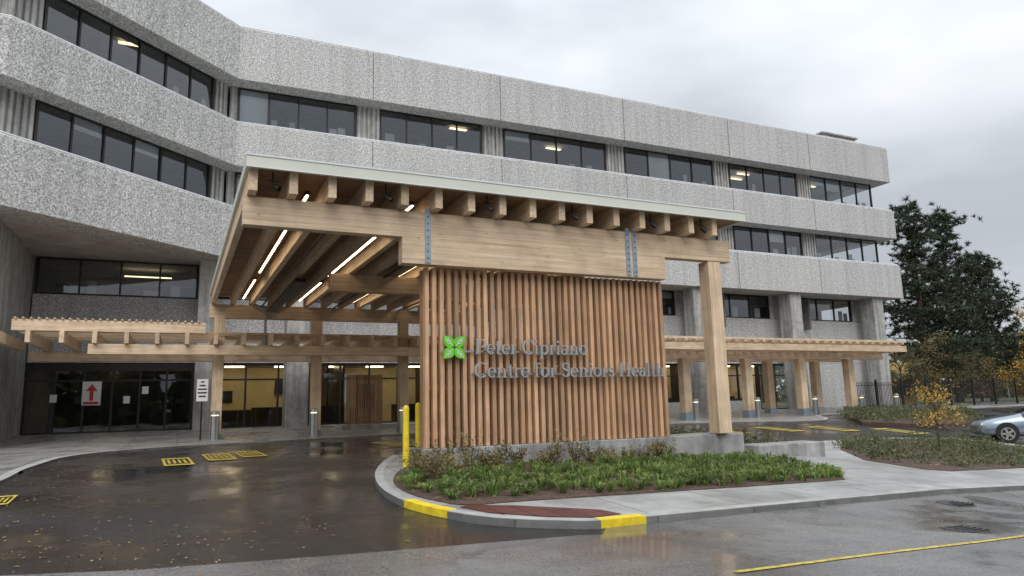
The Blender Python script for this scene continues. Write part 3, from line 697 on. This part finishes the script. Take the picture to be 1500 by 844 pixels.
def pine(name,x,y,H,R,seed):
    rs=random.Random(seed); e=empty(name); t=MB('trunk',M['bark']); z=g(x,y); t.tube((x,y,z-.2),(x+.2,y,z+H*.55),.32,.2,10); t.tube((x+.2,y,z+H*.55),(x+.1,y,z+H*.98),.2,.04,8)
    V=[];F=[]
    def tuft(c,r,n):
        for k in range(n):
            d=np.array([rs.gauss(0,1),rs.gauss(0,1),rs.gauss(.35,.8)]); d/=np.linalg.norm(d)+1e-6
            s_=np.cross(d,[rs.gauss(0,1),rs.gauss(0,1),rs.gauss(0,1)]); s_/=np.linalg.norm(s_)+1e-6; b=len(V); w=.042
            V.extend([tuple(c-s_*w),tuple(c+s_*w),tuple(c+d*r)]); F.append((b,b+1,b+2))
    lev=.12
    while lev<.96:
        hb=z+H*lev; L=R*(1-lev**1.6)**.6*rs.uniform(.6,1.1); nb=rs.choice((4,4,5)); a0=rs.uniform(0,6.28)
        for k in range(nb):
            a=a0+k*6.28/nb+rs.uniform(-.4,.4); l=L*rs.uniform(.5,1.15); dz_=l*rs.uniform(.0,.45)
            tip=np.array([x+l*math.cos(a),y+l*math.sin(a),hb+dz_]); base=np.array([x+.1,y,hb]); t.tube(tuple(base),tuple(tip),.07,.02,5)
            for m in range(int(7+l*4.2)):
                u=rs.uniform(.35,1.05); c=base+(tip-base)*u; sp=.22+.09*l; c=c+np.array([rs.gauss(0,sp),rs.gauss(0,sp),rs.gauss(.12,.18)])
                tuft(c,rs.uniform(.28,.46),22)
        lev+=rs.uniform(.032,.055)
    tuft(np.array([x+.1,y,z+H]),.6,40)
    t.done(e); mkobj('needles',V,F,M['pine'],e); return e
pine('pine_tree',54.8,38,17.0,4.8,3); pine('pine_tree',60.2,39,16.8,5.8,11); pine('pine_tree',66.5,40,13.4,5.8,5)
C_=[]
for k in range(150):
    a=random.uniform(.05,1.3); R_=random.uniform(95,150); x=R_*math.cos(a)+20; y=R_*math.sin(a); h=random.uniform(4,10)*(R_/110)
    for m in range(130):
        th=random.uniform(0,6.28); rr_=random.random()**.5*h*.6; zz=random.random(); C_.append([x+rr_*math.cos(th)*(1-zz*.6),y+rr_*math.sin(th)*(1-zz*.6),zz*h])
leaves('added_reflection_trees',C_,M['dist'],.65)
C_=[]
for k in range(150):
    a=random.uniform(3.2,6.2); R_=random.uniform(45,62); x=R_*math.cos(a)+10; y=R_*math.sin(a); h=random.uniform(5,11)
    for m in range(60):
        th=random.uniform(0,6.28); rr_=random.random()**.5*h*.5; zz=random.random()**1.3; C_.append([x+rr_*math.cos(th)*(1-zz*.6),y+rr_*math.sin(th)*(1-zz*.6),zz*h-1])
leaves('added_reflection_trees',C_,M['dist'],1.5)  # unseen tree ring added behind the camera to darken reflections in the glass
C_=[];V=[];F=[]
def fl(x,y,o,s):
    z=g(x,y)+o; a=random.uniform(0,6.28); b=len(V); ca,sa=math.cos(a)*s,math.sin(a)*s
    V.extend([(x-ca,y-sa,z),(x+sa*.6,y-ca*.6,z+.006*random.random()),(x+ca,y+sa,z+.004),(x-sa*.6,y+ca*.6,z+.006*random.random())]); F.append((b,b+1,b+2,b+3))
for k in range(3400):
    x=random.uniform(-2.8,3);y=random.uniform(7.6,26)
    if random.random()<.25 or x<-1.2+random.gauss(0,.5): fl(x,y,.006,random.uniform(.013,.030))
for k in range(420):
    x,y=random.uniform(-2,1.8),random.uniform(4.6,9); fl(x,y,.02,random.uniform(.010,.020))
for x,y in scatter(bedi,650): fl(x,y,.12,.03)
for x,y in scatter(bed2,500): fl(x,y,.14,.04)
for k in range(260):
    x,y=random.uniform(-6,6),random.uniform(18,31)
    if inpoly(x,y,plz): fl(x,y,.06,.03)
for k in range(220): x,y=random.uniform(5,14),random.uniform(4.5,7.4); fl(x,y,.02,.015)
for k in range(260):
    x=random.uniform(5.3,22); y=7.42+(x-5.2)*.131-random.random()**2*.35; fl(x,y,.022,.018)
for k in range(160):
    x,y=random.uniform(4,15),random.uniform(7.9,11)
    if inpoly(x,y,isl): fl(x,y,.105,.018)
mkobj('fallen_leaves',V,F,M['fallen'])
# ------------------------------------------------------------------ car (sedan), local: x forward, y left
car=empty('parked_car')
Sx=[(2.28,.60,.34,.60,.62,.45),(2.18,.78,.24,.70,.73,.60),(1.9,.88,.20,.77,.83,.70),(1.35,.90,.19,.86,.93,.74),(.85,.90,.19,.93,1.00,.74),(.35,.90,.19,.95,1.27,.64),(-.05,.90,.19,.95,1.42,.60),(-.7,.90,.19,.96,1.46,.59),(-1.2,.90,.19,.97,1.42,.58),(-1.7,.89,.19,.98,1.20,.62),(-2.05,.87,.22,.98,1.04,.66),(-2.35,.80,.28,.92,.97,.62),(-2.45,.68,.36,.80,.84,.5)]
V=[];F=[];MI=[]
for (x,w,zb,zl,zr,wr) in Sx:
    ring=[(w*.86,zb),(w*.985,zb+.1),(w,(zb+zl)/2),(w*.95,zl),(wr,zr),(wr*.55,zr+.03),(0,zr+.035)]
    ring=ring+[(-a_,b_) for a_,b_ in reversed(ring[:-1])]
    V+=[(x,a_,b_) for a_,b_ in ring]
n=13
for i in range(len(Sx)-1):
    for k in range(n-1):
        F.append((i*n+k,(i+1)*n+k,(i+1)*n+k+1,i*n+k+1))
        sideg=k in (3,8) and 4<=i<=9; top=k in (4,5,6,7) and (i in (4,5) or i in (8,9))
        MI.append(1 if (sideg or top) else 0)
    F.append((i*n,i*n+n-1,(i+1)*n+n-1,(i+1)*n)); MI.append(0)
F.append(tuple(range(n))); MI.append(0); F.append(tuple(range((len(Sx)-1)*n,len(Sx)*n))); MI.append(0)
o=mkobj('body',V,F,[M['paintc'],M['carglass']],car,MI,True); md=o.modifiers.new('s','SUBSURF'); md.levels=2; md.render_levels=2
def disc(mb,x,y0,y1,z,r,n=28):
    b=len(mb.v)
    for yy in (y0,y1):
        for i in range(n): a_=6.28318*i/n; mb.v.append((x+r*math.cos(a_),yy,z+r*math.sin(a_)))
    mb.f+=[tuple(range(b,b+n)),tuple(range(b+2*n-1,b+n-1,-1))]+[(b+i,b+n+i,b+n+(i+1)%n,b+(i+1)%n) for i in range(n)]
ar=MB('wheel_arches',M['tyre']);ty=MB('tyres',M['tyre']);ri=MB('rims',M['stain'])
for x in (1.38,-1.40):
    for s_ in (1,-1):
        disc(ar,x,s_*.5,s_*.905,.36,.375); disc(ty,x,s_*.70,s_*.918,.325,.325)
        for k in range(5):
            a_=k*2*math.pi/5
            u=(math.cos(a_),math.sin(a_)); w_=(-u[1]*.035,u[0]*.035)
            ri.poly([(x+w_[0],s_*.926,.325+w_[1]),(x-w_[0],s_*.926,.325-w_[1]),(x+u[0]*.2-w_[0],s_*.926,.325+u[1]*.2-w_[1]),(x+u[0]*.2+w_[0],s_*.926,.325+u[1]*.2+w_[1])])
        b=len(ri.v)
        for r_ in (.195,.225):
            for i in range(24): a_=6.28318*i/24; ri.v.append((x+r_*math.cos(a_),s_*.923,.325+r_*math.sin(a_)))
        ri.f+=[(b+i,b+(i+1)%24,b+24+(i+1)%24,b+24+i) for i in range(24)]
ar.done(car);ty.done(car);ri.done(car)
hl=MB('headlights',M['white']); gr=MB('grille',M['black'])
for s_ in (1,-1):
    hl.box(1.95,2.16,s_*.62-.12,s_*.62+.13,.60,.70); gr.box(.55,.70,s_*.97-.09,s_*.97+.09,.93,1.05)
    gr.box(-.6,-.56,s_*.80-.02,s_*.80+.02,.95,1.38)
    gr.box(-.15,-.14,s_*.903-.004,s_*.903+.004,.3,.92)
gr.box(2.1,2.25,-.45,.45,.32,.52); hl.done(car,.03); gr.done(car,.01)
car.location=(29.2,15.9,g(28.9,16.8)+.01); car.rotation_euler=(0,0,math.radians(134))
# ------------------------------------------------------------------ world, sun, camera
w=bpy.data.worlds.new('World'); scn.world=w; w.use_nodes=True; nt=w.node_tree; nt.nodes.clear()
out=nt.nodes.new('ShaderNodeOutputWorld'); bg=nt.nodes.new('ShaderNodeBackground'); nt.links.new(bg.outputs[0],out.inputs[0]); bg.inputs[1].default_value=.1
sky=nt.nodes.new('ShaderNodeTexSky'); sky.sky_type='NISHITA'; sky.sun_disc=False; sky.sun_elevation=math.radians(42); sky.sun_rotation=math.radians(205)
tc=nt.nodes.new('ShaderNodeTexCoord'); mp=nt.nodes.new('ShaderNodeMapping'); mp.inputs['Scale'].default_value=(1,1,2.4); mp.inputs['Location'].default_value=(.3,.1,.4); nt.links.new(tc.outputs['Generated'],mp.inputs[0])
nz=nt.nodes.new('ShaderNodeTexNoise'); nz.inputs['Scale'].default_value=1.9; nz.inputs['Detail'].default_value=4; nz.inputs['Roughness'].default_value=.5; nt.links.new(mp.outputs[0],nz.inputs[0])
cr=ramp(nt,nz.outputs[0],[(.36,(.50,.535,.58)),(.5,(.65,.685,.73)),(.62,(.76,.785,.82))])
sp=nt.nodes.new('ShaderNodeSeparateXYZ'); nt.links.new(tc.outputs['Generated'],sp.inputs[0])
zz=math_(nt,'MAXIMUM',sp.outputs[2],0); z3=math_(nt,'POWER',zz,2.0); br=math_(nt,'ADD',math_(nt,'MULTIPLY',z3,22),9.7)
vm=nt.nodes.new('ShaderNodeVectorMath'); vm.operation='SCALE'; nt.links.new(cr.outputs[0],vm.inputs[0]); nt.links.new(br,vm.inputs['Scale'])
mx=mixc(nt,.96,sky.outputs[0],vm.outputs[0]); nt.links.new(mx,bg.inputs[0])
sun=bpy.data.lights.new('sun','SUN'); sun.energy=1.5; sun.angle=math.radians(40); sun.color=(1,.97,.93); so=bpy.data.objects.new('sun',sun); scn.collection.objects.link(so)
d=Vector((.42,.90,-.8)); so.rotation_euler=d.to_track_quat('-Z','Y').to_euler()
cam=bpy.data.cameras.new('camera'); cam.lens=24.8; cam.sensor_width=36; cam.clip_end=3000; co_=bpy.data.objects.new('camera',cam); scn.collection.objects.link(co_)
Rm=Matrix(((0.90637,-0.04593,-0.41999),(-0.42177,-0.15644,-0.8931),(-0.02468,0.98662,-0.16116)))
# the third column is the camera's backward axis; columns are camera axes in world space
co_.matrix_world=Matrix.Translation((0,0,1.1))@Rm.to_4x4(); scn.camera=co_
scn.view_settings.view_transform='Standard'; scn.view_settings.look='None'; scn.view_settings.exposure=0
